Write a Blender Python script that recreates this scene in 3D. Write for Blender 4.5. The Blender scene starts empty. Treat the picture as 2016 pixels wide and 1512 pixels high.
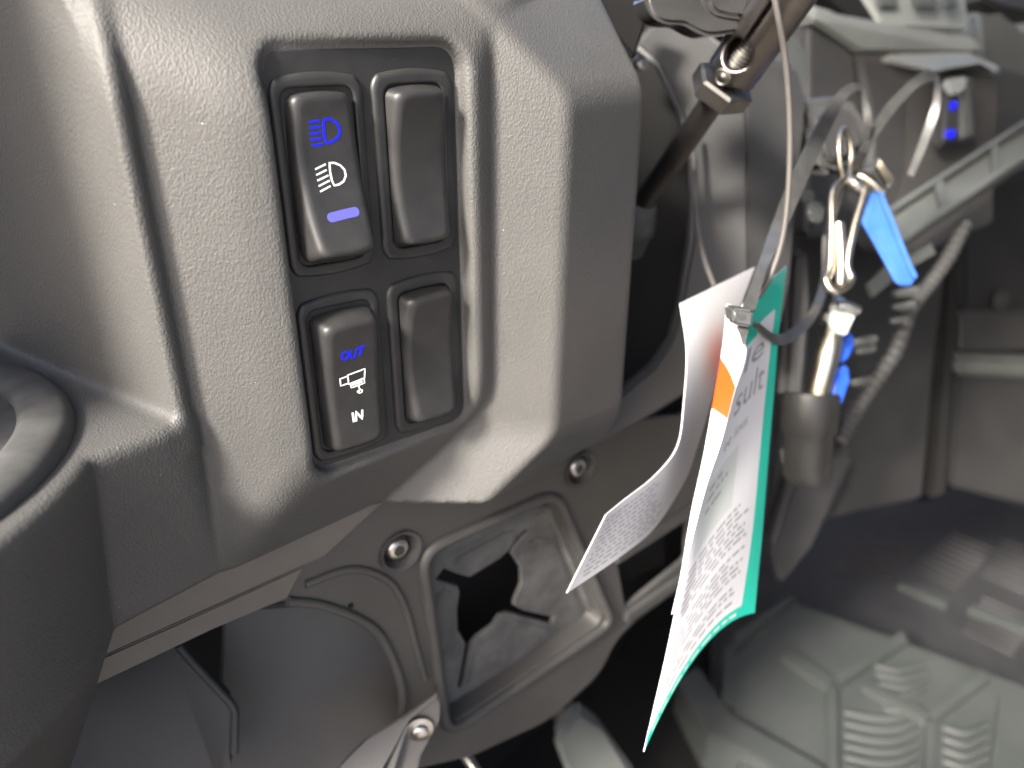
import bpy, bmesh, math, random
import numpy as np
from mathutils import Vector, Matrix
random.seed(7); np.random.seed(7)
SC = bpy.context.scene
COL = SC.collection
MM = 0.001

# ------------------------------------------------------------------ camera, world, sun, exposure
# world in millimetres while building: x right along the dash, y into the dash, z up
F_PX = 1500.0
CAM = np.array([-71.3, -181.9, 9.2])
FW = np.array([.559, .713, -.424]); FW /= np.linalg.norm(FW)
RT = np.cross(FW, [0, 0, 1.]); RT /= np.linalg.norm(RT)
UP = np.cross(RT, FW)
cd = bpy.data.cameras.new('camera'); cam = bpy.data.objects.new('camera', cd); COL.objects.link(cam)
cd.sensor_width = 36; cd.lens = 36 * F_PX / 2016
cd.clip_start = .005; cd.clip_end = 500
cam.matrix_world = Matrix(((RT[0], UP[0], -FW[0], CAM[0] * MM), (RT[1], UP[1], -FW[1], CAM[1] * MM),
                           (RT[2], UP[2], -FW[2], CAM[2] * MM), (0, 0, 0, 1)))
cd.dof.use_dof = True; cd.dof.focus_distance = .202; cd.dof.aperture_fstop = cd.lens / 3.0
SC.camera = cam

SUN_DIR = Vector((-.74, -.14, .60)).normalized()          # towards the sun
SUN_EL = math.asin(SUN_DIR.z); SUN_AZ = math.atan2(SUN_DIR.x, SUN_DIR.y)
w = bpy.data.worlds.new('World'); SC.world = w; w.use_nodes = True
nt = w.node_tree; bg = nt.nodes['Background']
sky = nt.nodes.new('ShaderNodeTexSky'); sky.sky_type = 'NISHITA'; sky.sun_disc = False
sky.sun_elevation = SUN_EL; sky.sun_rotation = SUN_AZ; sky.dust_density = 4.0; sky.air_density = .7; sky.ozone_density = .3
nt.links.new(sky.outputs[0], bg.inputs[0]); bg.inputs[1].default_value = .075
sd = bpy.data.lights.new('sun', 'SUN'); sun = bpy.data.objects.new('sun', sd); COL.objects.link(sun)
sd.energy = 1.9; sd.angle = math.radians(10); sd.color = (1, .94, .85)
sun.rotation_euler = SUN_DIR.to_track_quat('Z', 'Y').to_euler()
SC.view_settings.view_transform = 'Standard'; SC.view_settings.look = 'None'
SC.view_settings.exposure = 3.02; SC.view_settings.gamma = 1

# ------------------------------------------------------------------ helpers
def ray(px, py): return FW + RT * (px - 1008) / F_PX + UP * (756 - py) / F_PX
def D(px, py, dep): return CAM + ray(px, py) * dep                       # a point at this distance along the view axis
def Y(px, py, y):
    d = ray(px, py); return CAM + d * ((y - CAM[1]) / d[1])
def Zp(px, py, z):
    d = ray(px, py); return CAM + d * ((z - CAM[2]) / d[2])

def mat(name, col, rough=.5, metal=0., spec=.5, bump=None, bump2=None, dust=0., mott=0., emit=None, alpha=None, sheen=0., trans=0., coat=0.):
    m = bpy.data.materials.new(name); m.use_nodes = True
    n = m.node_tree.nodes; l = m.node_tree.links
    b = n['Principled BSDF']
    b.inputs['Base Color'].default_value = (*col, 1); b.inputs['Roughness'].default_value = rough
    b.inputs['Metallic'].default_value = metal; b.inputs['Specular IOR Level'].default_value = spec
    if sheen: b.inputs['Sheen Weight'].default_value = sheen
    if trans: b.inputs['Transmission Weight'].default_value = trans
    if coat: b.inputs['Coat Weight'].default_value = coat
    tc = n.new('ShaderNodeTexCoord')
    def noise(scale, detail=2, rough_=.5):
        t = n.new('ShaderNodeTexNoise'); t.inputs['Scale'].default_value = scale
        t.inputs['Detail'].default_value = detail; t.inputs['Roughness'].default_value = rough_
        l.new(tc.outputs['Object'], t.inputs['Vector']); return t
    if bump:
        sc, dist, st = bump
        mp = n.new('ShaderNodeMapping'); mp.inputs['Rotation'].default_value = (.2, .5, .1); mp.inputs['Scale'].default_value = (1., 1., .62)
        l.new(tc.outputs['Object'], mp.inputs['Vector'])
        v = n.new('ShaderNodeTexVoronoi'); v.feature = 'SMOOTH_F1'; v.inputs['Scale'].default_value = sc; v.inputs['Smoothness'].default_value = .6
        nz = noise(sc * 1.35, 3)
        wv = n.new('ShaderNodeVectorMath'); wv.operation = 'MULTIPLY_ADD'
        nzl = noise(sc * .5, 1); wv.inputs[1].default_value = (.9 / sc,) * 3
        l.new(nzl.outputs['Color'], wv.inputs[0]); l.new(mp.outputs[0], wv.inputs[2]); l.new(wv.outputs[0], v.inputs['Vector'])
        ad = n.new('ShaderNodeMath'); ad.operation = 'MULTIPLY_ADD'; ad.inputs[1].default_value = .8
        l.new(nz.outputs[0], ad.inputs[0]); l.new(v.outputs['Distance'], ad.inputs[2])
        bp = n.new('ShaderNodeBump'); bp.inputs['Distance'].default_value = dist; bp.inputs['Strength'].default_value = st
        l.new(ad.outputs[0], bp.inputs['Height']); l.new(bp.outputs[0], b.inputs['Normal'])
    last = None
    if mott:
        t = noise(mott[0], 4, .6); r = n.new('ShaderNodeValToRGB')
        r.color_ramp.elements[0].position = .35; r.color_ramp.elements[1].position = .68
        r.color_ramp.elements[0].color = (*col, 1); r.color_ramp.elements[1].color = (*mott[1], 1)
        l.new(t.outputs[0], r.inputs[0]); last = r.outputs[0]
        rr = n.new('ShaderNodeMapRange'); rr.inputs[3].default_value = rough * .85; rr.inputs[4].default_value = min(1, rough * 1.2)
        l.new(t.outputs[0], rr.inputs[0]); l.new(rr.outputs[0], b.inputs['Roughness'])
    if dust:
        v2 = n.new('ShaderNodeTexVoronoi'); v2.inputs['Scale'].default_value = 420
        l.new(tc.outputs['Object'], v2.inputs['Vector'])
        sp = n.new('ShaderNodeSeparateColor'); l.new(v2.outputs['Color'], sp.inputs[0])
        th = n.new('ShaderNodeMath'); th.operation = 'MULTIPLY'; th.inputs[1].default_value = .05 * dust
        pw = n.new('ShaderNodeMath'); pw.operation = 'POWER'; pw.inputs[1].default_value = 5
        l.new(sp.outputs[0], pw.inputs[0]); l.new(pw.outputs[0], th.inputs[0])
        lt = n.new('ShaderNodeMath'); lt.operation = 'LESS_THAN'; l.new(v2.outputs['Distance'], lt.inputs[0]); l.new(th.outputs[0], lt.inputs[1])
        mx = n.new('ShaderNodeMix'); mx.data_type = 'RGBA'
        l.new(lt.outputs[0], mx.inputs['Factor'])
        if last: l.new(last, mx.inputs['A'])
        else: mx.inputs['A'].default_value = (*col, 1)
        mx.inputs['B'].default_value = (.55, .55, .53, 1); last = mx.outputs['Result']
    if last: l.new(last, b.inputs['Base Color'])
    if emit:
        b.inputs['Emission Color'].default_value = (*emit[0], 1); b.inputs['Emission Strength'].default_value = emit[1]
    return m

M = {}
M['grain'] = mat('grained_plastic', (.058, .058, .056), .55, spec=.5, bump=(1750, .00022, .62), dust=1.0, mott=(14, (.072, .071, .068)))
M['fine'] = mat('fine_grain_plastic', (.040, .040, .040), .52, bump=(1800, .00008, .4), mott=(40, (.05, .049, .047)))
M['bezel'] = mat('satin_black_plastic', (.020, .020, .021), .42, spec=.45, bump=(3800, .00003, .4), dust=.7, mott=(120, (.026, .026, .026)))
M['rocker'] = mat('rocker_plastic', (.018, .018, .019), .44, spec=.45, bump=(3500, .00003, .35), dust=.35, mott=(150, (.025, .025, .025)))
M['rubber'] = mat('black_rubber', (.050, .050, .050), .75, spec=.3, mott=(90, (.085, .085, .083)), dust=.8)
M['dusty'] = mat('dusty_rubber', (.055, .055, .055), .85, spec=.3, mott=(75, (.10, .10, .097)))
M['panel'] = mat('lower_panel_plastic', (.042, .041, .040), .55, bump=(1500, .00008, .35), mott=(30, (.055, .053, .050)))
M['trim'] = mat('trim_plastic', (.085, .077, .069), .5, bump=(1500, .00006, .3), mott=(30, (.10, .092, .082)))
M['dark'] = mat('dark_plastic', (.022, .022, .023), .6, mott=(25, (.03, .03, .03)))
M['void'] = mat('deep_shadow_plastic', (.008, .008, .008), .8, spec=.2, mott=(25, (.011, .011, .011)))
M['grey'] = mat('grey_plastic', (.065, .070, .066), .5, mott=(20, (.085, .09, .085)))
M['greyl'] = mat('pale_grey_plastic', (.19, .205, .19), .5, mott=(20, (.23, .245, .23)))
M['mat'] = mat('floor_rubber', (.020, .020, .022), .55, mott=(14, (.034, .034, .036)))
M['tray'] = mat('tray_rubber', (.036, .041, .040), .55, mott=(14, (.049, .054, .053)))
M['chrome'] = mat('black_chrome', (.15, .135, .125), .36, metal=1., mott=(60, (.18, .165, .155)))
M['steel'] = mat('zinc_steel', (.42, .41, .38), .33, metal=1., mott=(400, (.55, .53, .5)))
M['nut'] = mat('dark_zinc', (.12, .115, .105), .46, metal=1., mott=(120, (.17, .16, .145)))
M['gloss'] = mat('gloss_black', (.02, .02, .02), .14, coat=.5, mott=(50, (.03, .03, .03)))
M['holder'] = mat('matte_black', (.012, .012, .012), .42, mott=(60, (.018, .018, .018)))
M['wall'] = mat('side_wall_plastic', (.014, .014, .0145), .6, mott=(18, (.019, .019, .019)))
M['brass'] = mat('brassy_metal', (.50, .44, .33), .28, metal=1., mott=(200, (.62, .57, .47)))
M['white'] = mat('white_print', (.85, .87, .85), .5, emit=((.9, 1, .95), .04))
M['blueon'] = mat('lit_blue_lens', (.004, .006, .30), .5, spec=.2, emit=((.012, .020, 1.), .11))
M['bluepale'] = mat('lit_pale_blue_lens', (.07, .07, .30), .45, spec=.3, emit=((.17, .18, .95), .035))
M['blue'] = mat('blue_plastic', (.01, .06, .42), .3, mott=(120, (.02, .09, .50)))
M['bluet'] = mat('pale_blue_plastic', (.03, .10, .36), .35, mott=(70, (.05, .14, .43)))
M['clear'] = mat('cloudy_plastic', (.50, .56, .54), .25, trans=.3)
M['paper'] = mat('white_paper', (.50, .50, .52), .55, mott=(30, (.54, .54, .55)))
M['green'] = mat('green_print', (.0, .38, .28), .4, mott=(60, (.0, .42, .31)))
M['orange'] = mat('orange_print', (.48, .055, .004), .5)
M['ink'] = mat('grey_ink', (.20, .205, .21), .6)
M['inkpale'] = mat('pale_ink', (.24, .24, .26), .6)
M['palegrey'] = mat('pale_grey_print', (.42, .45, .43), .6)
M['tie'] = mat('black_nylon', (.035, .036, .035), .36, spec=.6, mott=(200, (.05, .05, .049)))
M['wire'] = mat('grey_cord', (.065, .060, .055), .5)
M['ground'] = mat('gravel', (.20, .18, .155), .9, mott=(3, (.25, .225, .195)))

def thing(name, label, cat, loc=(0, 0, 0), group=None):
    o = bpy.data.objects.new(name, None); COL.objects.link(o); o.empty_display_size = .01
    o.location = Vector([float(c) * MM for c in loc]); tag(o, label, cat, group); return o
def tag(o, label=None, cat=None, group=None, kind=None):
    if label: o['label'] = label
    if cat: o['category'] = cat
    if group: o['group'] = group
    if kind: o['kind'] = kind
    return o
def root_loc(p):
    v = Vector((0, 0, 0))
    while p is not None: v += p.location; p = p.parent
    return v
def mesh(name, V, Fc, m, parent=None, smooth=True, base=None, sharp=None):
    """V in world mm"""
    V = np.asarray(V, float) * MM
    if parent is None:
        off = np.array(base, float) * MM if base is not None else V.mean(0)
    else: off = np.array(root_loc(parent))
    me = bpy.data.meshes.new(name); me.from_pydata((V - off).tolist(), [], [tuple(int(i) for i in f) for f in Fc]); me.update()
    if smooth:
        me.shade_smooth()
        if sharp: me.set_sharp_from_angle(angle=math.radians(sharp))
    for mm in (m if isinstance(m, (list, tuple)) else [m]): me.materials.append(mm)
    o = bpy.data.objects.new(name, me); COL.objects.link(o)
    if parent is None: o.location = off
    else: o.parent = parent
    return o
def from_bm(name, bm, m, parent=None, sharp=35):
    bm.normal_update(); V = [v.co[:] for v in bm.verts]
    for i, v in enumerate(bm.verts): v.index = i
    Fc = [[v.index for v in f.verts] for f in bm.faces]; bm.free()
    return mesh(name, V, Fc, m, parent, True, sharp=sharp)

def smooth_path(P, n=8):
    P = np.asarray(P, float); out = []
    Q = np.vstack([2 * P[0] - P[1], P, 2 * P[-1] - P[-2]])
    for i in range(len(P) - 1):
        p0, p1, p2, p3 = Q[i:i + 4]
        for k in range(n):
            t = k / n
            out.append(.5 * (2 * p1 + (p2 - p0) * t + (2 * p0 - 5 * p1 + 4 * p2 - p3) * t * t + (3 * p1 - p0 - 3 * p2 + p3) * t ** 3))
    out.append(P[-1]); return np.array(out)
def tube_vf(P, r, seg=10, up=None, closed=False):
    P = np.asarray(P, float); n = len(P); r = np.ones(n) * r if np.isscalar(r) else np.asarray(r, float)
    T = np.gradient(P, axis=0)
    if closed: T[0] = P[1] - P[-1]; T[-1] = P[0] - P[-2]
    T /= np.linalg.norm(T, axis=1)[:, None] + 1e-12
    a = np.array([0, 0, 1.]) if abs(T[0][2]) < .9 else np.array([1., 0, 0])
    U = np.cross(T[0], a); U /= np.linalg.norm(U)
    V = []; F = []
    for i in range(n):
        U = U - T[i] * (U @ T[i]); U /= np.linalg.norm(U); W = np.cross(T[i], U)
        for k in range(seg):
            t = 2 * math.pi * k / seg; V.append(P[i] + r[i] * (U * math.cos(t) + W * math.sin(t)))
    m = n if closed else n - 1
    for i in range(m):
        j = (i + 1) % n
        for k in range(seg):
            k2 = (k + 1) % seg; F.append((i * seg + k, i * seg + k2, j * seg + k2, j * seg + k))
    if not closed:
        F.append(tuple(range(seg - 1, -1, -1))); F.append(tuple((n - 1) * seg + k for k in range(seg)))
    return V, F
def tube(name, P, r, m, parent=None, seg=10, smooth=0, closed=False, sharp=50):
    if smooth: P = smooth_path(P, smooth)
    if not np.isscalar(r) and smooth:
        r = np.interp(np.linspace(0, 1, len(P)), np.linspace(0, 1, len(r)), r)
    V, F = tube_vf(P, r, seg, closed=closed); return mesh(name, V, F, m, parent, True, sharp=sharp)
def join_vf(parts):
    V = []; F = []
    for v, f in parts:
        o = len(V); V += list(v); F += [tuple(i + o for i in q) for q in f]
    return V, F
def lathe(name, O, axis, prof, m, parent=None, seg=40, sharp=40, ref=None):
    """prof: list of (radius, height) along axis from O"""
    A = np.array(axis, float); A /= np.linalg.norm(A)
    R = np.array(ref if ref is not None else ([0, 0, 1.] if abs(A[2]) < .9 else [1., 0, 0]), float)
    U = np.cross(A, R); U /= np.linalg.norm(U); W = np.cross(A, U); V = []; F = []
    for r, h in prof:
        for k in range(seg):
            t = 2 * math.pi * k / seg; V.append(np.array(O) + A * h + r * (U * math.cos(t) + W * math.sin(t)))
    for i in range(len(prof) - 1):
        for k in range(seg):
            k2 = (k + 1) % seg; F.append((i * seg + k, i * seg + k2, (i + 1) * seg + k2, (i + 1) * seg + k))
    if prof[0][0] > .01: F.append(tuple(range(seg - 1, -1, -1)))
    if prof[-1][0] > .01: F.append(tuple((len(prof) - 1) * seg + k for k in range(seg)))
    return mesh(name, V, F, m, parent, True, sharp=sharp)
def prism_bm(poly, thick, bevel=0, seg=2, vbevel=0):
    """poly: 3D points (mm) of a front face; thick: vector to the back face"""
    bm = bmesh.new(); th = Vector(thick)
    a = [bm.verts.new(Vector(p)) for p in poly]; b = [bm.verts.new(Vector(p) + th) for p in poly]
    n = len(a); bm.faces.new(a); bm.faces.new(b[::-1])
    for i in range(n): bm.faces.new((a[i], b[i], b[(i + 1) % n], a[(i + 1) % n]))
    bmesh.ops.recalc_face_normals(bm, faces=bm.faces[:])
    if vbevel:
        es = [e for e in bm.edges if (e.verts[0] in a) != (e.verts[1] in a)]
        bmesh.ops.bevel(bm, geom=es, offset=vbevel, segments=4, affect='EDGES', clamp_overlap=True)
    if bevel:
        es = [e for e in bm.edges if len(e.link_faces) == 2 and e.calc_face_angle(0) > .5]
        bmesh.ops.bevel(bm, geom=es, offset=bevel, segments=seg, affect='EDGES', clamp_overlap=True)
    bmesh.ops.recalc_face_normals(bm, faces=bm.faces[:])
    return bm
def prism(name, poly, thick, m, parent=None, bevel=1.0, seg=2, vbevel=0, sharp=35):
    return from_bm(name, prism_bm(poly, thick, bevel, seg, vbevel), m, parent, sharp)
def hull(name, pts, m, parent=None, bevel=1.0, seg=2):
    bm = bmesh.new()
    for p in pts: bm.verts.new(Vector(p))
    r = bmesh.ops.convex_hull(bm, input=bm.verts[:])
    bmesh.ops.delete(bm, geom=[g for g in r['geom_interior'] if isinstance(g, bmesh.types.BMVert)], context='VERTS')
    bmesh.ops.dissolve_limit(bm, angle_limit=.05, verts=bm.verts[:], edges=bm.edges[:])
    if bevel: bmesh.ops.bevel(bm, geom=bm.edges[:], offset=bevel, segments=seg, affect='EDGES', clamp_overlap=True)
    return from_bm(name, bm, m, parent)
def pp(pts, thick_depth=None):
    """list of (px, py, depth) -> world points"""
    return [D(*p) for p in pts]
BACK = np.array([.4, .9, -.1]); BACK /= np.linalg.norm(BACK)

def round_poly(P, r, n=5):
    """2D polygon with rounded corners; r scalar or per-corner"""
    P = [np.array(p, float) for p in P]; N = len(P); out = []
    rs = [r] * N if np.isscalar(r) else r
    for i in range(N):
        a, b, c = P[i - 1], P[i], P[(i + 1) % N]
        u = a - b; v = c - b; lu, lv = np.linalg.norm(u), np.linalg.norm(v); d = min(rs[i], lu * .48, lv * .48)
        if d < 1e-6: out.append(b); continue
        p, q = b + u / lu * d, b + v / lv * d
        for k in range(n + 1):
            t = k / n; out.append((1 - t) ** 2 * p + 2 * t * (1 - t) * b + t * t * q)
    return out
def plate(name, outers, holes, y, thick, m, parent=None, bevel=.6, sharp=35, dirn=1):
    """flat plate in the plane y (x, z polygons in mm); front face at y, back at y+thick; rims rounded"""
    cu = bpy.data.curves.new('tmp', 'CURVE'); cu.dimensions = '2D'; cu.fill_mode = 'BOTH'
    cu.extrude = max(thick / 2 - bevel, .01); cu.bevel_depth = bevel; cu.bevel_resolution = 2
    cu.offset = -bevel
    for P in list(outers) + list(holes):
        s = cu.splines.new('POLY'); s.points.add(len(P) - 1)
        for i, p in enumerate(P): s.points[i].co = (p[0], p[1], 0, 1)
        s.use_cyclic_u = True
    o = bpy.data.objects.new('tmp', cu); COL.objects.link(o)
    dg = bpy.context.evaluated_depsgraph_get(); me = bpy.data.meshes.new_from_object(o.evaluated_get(dg))
    V = [(v.co.x, y + thick / 2 - v.co.z, v.co.y) for v in me.vertices]; Fc = [tuple(p.vertices) for p in me.polygons]
    bpy.data.objects.remove(o); bpy.data.curves.remove(cu); bpy.data.meshes.remove(me)
    return mesh(name, V, Fc, m, parent, True, sharp=sharp)

# ------------------------------------------------------------------ signed-distance modelling (moulded plastic with soft fillets)
def smax(a, b, k):
    h = np.maximum(k - np.abs(a - b), 0) / k; return np.maximum(a, b) + h * h * k * .25
def smin(a, b, k): return -smax(-a, -b, k)
def pl(n, p):
    n = np.array(n, float); n /= np.linalg.norm(n); c = float(n @ np.array(p, float))
    return lambda x, y, z: n[0] * x + n[1] * y + n[2] * z - c
def pl3(a, b, c, out):
    a, b, c = (np.array(q, float) for q in (a, b, c)); n = np.cross(b - a, c - a)
    if n @ np.array(out, float) < 0: n = -n
    return pl(n, a)
def nets(f, lo, hi, step):
    """naive surface nets, then every vertex pulled on to the exact surface"""
    lo = np.array(lo, float); n = [int(math.ceil((h - l) / step)) + 1 for l, h in zip(lo, hi)]
    ax = [lo[i] + step * np.arange(n[i]) for i in range(3)]
    G = np.empty(n, np.float32)
    for i in range(0, n[0], 16):
        x, y, z = np.meshgrid(ax[0][i:i + 16], ax[1], ax[2], indexing='ij'); G[i:i + 16] = f(x, y, z)
    S = G < 0
    cnt = np.zeros([k - 1 for k in n], np.uint8)
    for dx in (0, 1):
        for dy in (0, 1):
            for dz in (0, 1): cnt += S[dx:n[0] - 1 + dx, dy:n[1] - 1 + dy, dz:n[2] - 1 + dz]
    act = (cnt > 0) & (cnt < 8); idx = np.argwhere(act); ids = -np.ones(act.shape, np.int64); ids[act] = np.arange(len(idx))
    acc = np.zeros((len(idx), 3)); num = np.zeros(len(idx))
    i0, j0, k0 = idx.T
    for axis in range(3):
        o1, o2 = [a for a in range(3) if a != axis]
        for u in (0, 1):
            for v in (0, 1):
                off = np.zeros(3, int); off[o1] = u; off[o2] = v; e = off.copy(); e[axis] += 1
                a = G[i0 + off[0], j0 + off[1], k0 + off[2]]; b = G[i0 + e[0], j0 + e[1], k0 + e[2]]
                c = (a < 0) != (b < 0); t = np.where(c, a / np.where(c, a - b, 1), 0)
                p = np.tile(off.astype(float), (len(idx), 1)); p[:, axis] += t
                acc += p * c[:, None]; num += c
    P = lo + (idx + acc / num[:, None]) * step
    for it in range(2):
        e = .05; x, y, z = P.T; v = f(x, y, z)
        g = np.stack([(f(x + e, y, z) - f(x - e, y, z)), (f(x, y + e, z) - f(x, y - e, z)), (f(x, y, z + e) - f(x, y, z - e))], 1) / (2 * e)
        s = np.clip(v / np.maximum((g * g).sum(1), .2), -step * .6, step * .6); P = P - g * s[:, None]
    quads = []
    for axis in range(3):
        o1, o2 = [(1, 2), (2, 0), (0, 1)][axis]
        sl = [slice(1, n[a] - 1) for a in range(3)]; sl[axis] = slice(0, n[axis] - 1)
        sl2 = list(sl); sl2[axis] = slice(1, n[axis])
        A = S[tuple(sl)]; B = S[tuple(sl2)]; c = np.argwhere(A != B)
        if not len(c): continue
        base = c.copy()
        for a in range(3):
            if a != axis: base[:, a] += 1
        flip = A[tuple(c.T)]
        def cid(d1, d2):
            q = base.copy(); q[:, o1] -= d1; q[:, o2] -= d2; return ids[q[:, 0], q[:, 1], q[:, 2]]
        q = np.stack([cid(1, 1), cid(0, 1), cid(0, 0), cid(1, 0)], 1)
        q[~flip] = q[~flip][:, ::-1]; quads.append(q)
    return P, np.concatenate(quads)
def sdf_obj(name, f, lo, hi, step, m, parent, keep=None):
    P, Q = nets(f, lo, hi, step)
    if keep is not None:
        k = keep(P); Q = Q[k[Q].all(1)]; used = np.unique(Q); mp = -np.ones(len(P), int); mp[used] = np.arange(len(used)); P = P[used]; Q = mp[Q]
    return mesh(name, P, Q, m, parent, True)
def hit(f, px, py, t0=120., t1=330.):
    d = ray(px, py); t = t0
    for _ in range(300):
        p = CAM + d * t; v = float(f(*[np.array(c) for c in p]))
        if v < .01: break
        t += max(v * .7, .01) / np.linalg.norm(d)
    return CAM + d * t
def box2(u, v, hu, hv, r):
    a = np.abs(u) - hu + r; b = np.abs(v) - hv + r
    return np.sqrt(np.maximum(a, 0) ** 2 + np.maximum(b, 0) ** 2) + np.minimum(np.maximum(a, b), 0) - r

# ------------------------------------------------------------------ the dash: one moulded body
fL = pl((-14.5, -23, 0), (-6, -5.5, 0)); fF = pl((.045, -1, 0), (58, -4.6, 0))
def fTop(x, y, z): return (z - 8.5 - .9 * (y + 5) - .10 * (x - 60)) / 1.35
def fD(x, y, z): return (13.4 + .09 * (x - 24) - .55 * (z + 134) - y) / 1.15
def fRec(x, y, z):
    return smax(box2(x - 26, z + 50.6, 27.4, 56.2, 7), y - 1.2, 1.6)
S1 = pl3((63.6, -1.5, 8.5), (61.6, -1.5, -112), (79.2, -15, -60), (-1, -1, 0))
S2 = pl3((61.6, -1.5, -112), (48.5, -1, -134), (76.2, -15, -116), (-1, -1, 0))
F2 = pl((.40, -.92, 0), (55.5, -4.9, 0))
RR = pl3((79.6, -15, -7), (76.4, -15, -116), (121, -6.5, -60), (0, -1, 0))
TT = pl3((62, -4, 8.8), (79.6, -15, -8.0), (120, -6.5, -7), (0, -1, 1))
QQ = pl3((76.2, -15, -116), (49.8, -8.5, -134.5), (112.6, -4, -128), (0, -1, -1))
def fMain(x, y, z):
    m = smax(fL(x, y, z), fF(x, y, z), 7); m = smax(m, fTop(x, y, z), 11); m = smax(m, fD(x, y, z), 5)
    m = smax(m, F2(x, y, z), 2.0); m = smax(m, -fRec(x, y, z), 3.6); m = np.maximum(m, x - 104); m = np.maximum(m, fU(x, y, z) + 1.0); m = smax(m, -135 - z, 1.2); return m
def fBox(x, y, z):
    b = smin(S1(x, y, z), S2(x, y, z), 1.5); b = smax(b, RR(x, y, z), 2.2); b = smax(b, TT(x, y, z), 3.5); b = smax(b, QQ(x, y, z), 2.2)
    b = smax(b, x - 120.5, 4.5); b = smax(b, -136.5 - z, .8); return np.maximum(b, -fRec(x, y, z))
fFl = pl((10, -10, 0), (-27.2, 8.0, 0)); fU = pl((-87, -29, 0), (-32.2, 4.6, 0))
def fUp(x, y, z):
    p = smax(fFl(x, y, z), fU(x, y, z), 3.5); p = smax(p, 4.4 - y, 2); p = smax(p, fTop(x, y, z) - 2, 14); return smax(p, -90 - z, 1)
def fTow(x, y, z):
    t = (-2.2 + .19 * (x + 56.6) - .11 * (z + 81) - y) / 1.03
    t = smax(t, fFl(x, y, z), 3); t = smax(t, -134 - z, 1.5)
    rr = np.sqrt((x + 120) ** 2 + (y - 33) ** 2)
    c = (rr - np.minimum(75 + .13 * (z + 81), 68 + .45 * (z + 134))) / 1.05
    t = smin(t, c, .8); t = smax(t, z + 81, 4.5); t = np.maximum(t, -186 - z)
    bore = np.maximum(rr - 57, -(z + 140)); return np.maximum(t, -bore)
def fDash(x, y, z):
    d = smin(fMain(x, y, z), fBox(x, y, z), 1.5); p = smin(fUp(x, y, z), fTow(x, y, z), 3)
    return smin(d, p, 1.0)
dash = thing('dashboard', 'dark grey grained plastic dash section with a recessed block of four switches', 'dashboard', (20, 40, -134))
body = sdf_obj('moulded_body', fDash, (-100, -46, -186), (124, 96, 40), 1.15, M['grain'], dash,
               keep=lambda P: (P[:, 1] < 94.5) & (P[:, 0] > -98) & (P[:, 2] < 38))

plate('switch_plate', [round_poly([(-.6, 4.6), (52.4, 4.6), (52.4, -106), (-.6, -106)], 6, 6)], [], .95, 2.0, M['bezel'], dash, .3)

# cup holder: dark rubber collar and liner in the shelf at the left
cup = thing('cup_holder', 'round cup holder with dark rubber rim on the shelf at the left edge', 'cup holder', (-120, 33, -140))
lathe('rubber_rim', (-120, 33, -81), (0, 0, 1), [(57.5, -2), (56, 0), (55.7, 2.2), (56.6, 3.8), (58.5, 4.6), (62, 4.6), (65.5, 4.1), (67.4, 2.9), (68.2, 1.0), (68.3, -.6)], M['rubber'], cup, 128, 60)
lathe('liner', (-120, 33, -81), (0, 0, 1), [(1, -57), (50, -57), (54, -52), (55.8, -2), (56.4, -2), (56.5, -58), (1, -58)], M['rubber'], cup, 96, 50)

# ------------------------------------------------------------------ the four switches
def bezel_f(xc, zc, hole_u, hole_v):
    def f(x, y, z):
        u = x - xc; v = z - zc; arc = .010 * (12.2 ** 2 - u * u) - 1.2
        o = box2(u, v / 1.0, 12.2, 25.2, 5.6); o = np.maximum(o, np.abs(v) - 24.6 - arc)
        b = smax(o, -.2 - y, 1.6); b = np.maximum(b, y - 2.5)
        h = box2(u, v, hole_u, hole_v, 3.0); h = np.maximum(h, np.abs(v) - hole_v + .5 - .010 * (hole_u ** 2 - u * u))
        return smax(b, -h, .5)
    return f
def rocker_f(xc, zc, mid, end, tilt, hu=9.1, hv=20.8, draft=.24):
    ca, sa = math.cos(tilt), math.sin(tilt)
    def f(x, y, z):
        u = x - xc; v0 = z - zc; q0 = -(y - 1.0)
        v = v0 * ca + q0 * sa; q = q0 * ca - v0 * sa
        front = (q - 1.0 - mid - (end - mid) * np.minimum(np.abs(v / 20.), 1.2) ** 2) / 1.08
        side = (np.abs(u) - hu + draft * np.maximum(q - 1, 0)) / 1.02
        ends = (np.abs(v) + .012 * u * u - hv + .22 * np.maximum(q - 1, 0)) / 1.05
        b = smax(side, ends, 2.2); b = smax(b, front, 2.0); return np.maximum(b, -q - 2)
    return f
SWX = (12.2, 38.9); SWZ = (-25.1, -79.9)
SWITCH = {}
def make_switch(name, label, cat, xc, zc, f, group=None, blank=False):
    t = thing(name, label, cat, (xc, 2.5, zc - 25), group)
    bf = bezel_f(xc, zc, 9.5, 21.5) if not blank else bezel_f(xc, zc, 8.8, 21.2)
    sdf_obj('bezel', bf, (xc - 13.2, -2, zc - 26.5), (xc + 13.2, 3.2, zc + 26.5), .42, M['bezel'], t)
    r = sdf_obj('cover' if blank else 'rocker', f, (xc - 10, -14, zc - 23), (xc + 10, 4.5, zc + 23), .42, M['rocker'], t)
    SWITCH[name] = (t, r, f); return t, r
fA = rocker_f(SWX[0] + .1, SWZ[0], 3.6, 7.0, math.radians(-11))
fB = rocker_f(SWX[0] + .3, SWZ[1] - .6, 4.6, 6.2, math.radians(3.0))
fC = rocker_f(SWX[1] + .1, SWZ[0], 1.9, 5.0, 0, 8.7, 20.9, .34)
fE = rocker_f(SWX[1] + .2, SWZ[1], 1.9, 5.0, 0, 8.7, 20.9, .34)
tA, rA = make_switch('headlight_switch', 'upper left black rocker switch with blue and white headlight symbols', 'switch', SWX[0], SWZ[0], fA)
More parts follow.
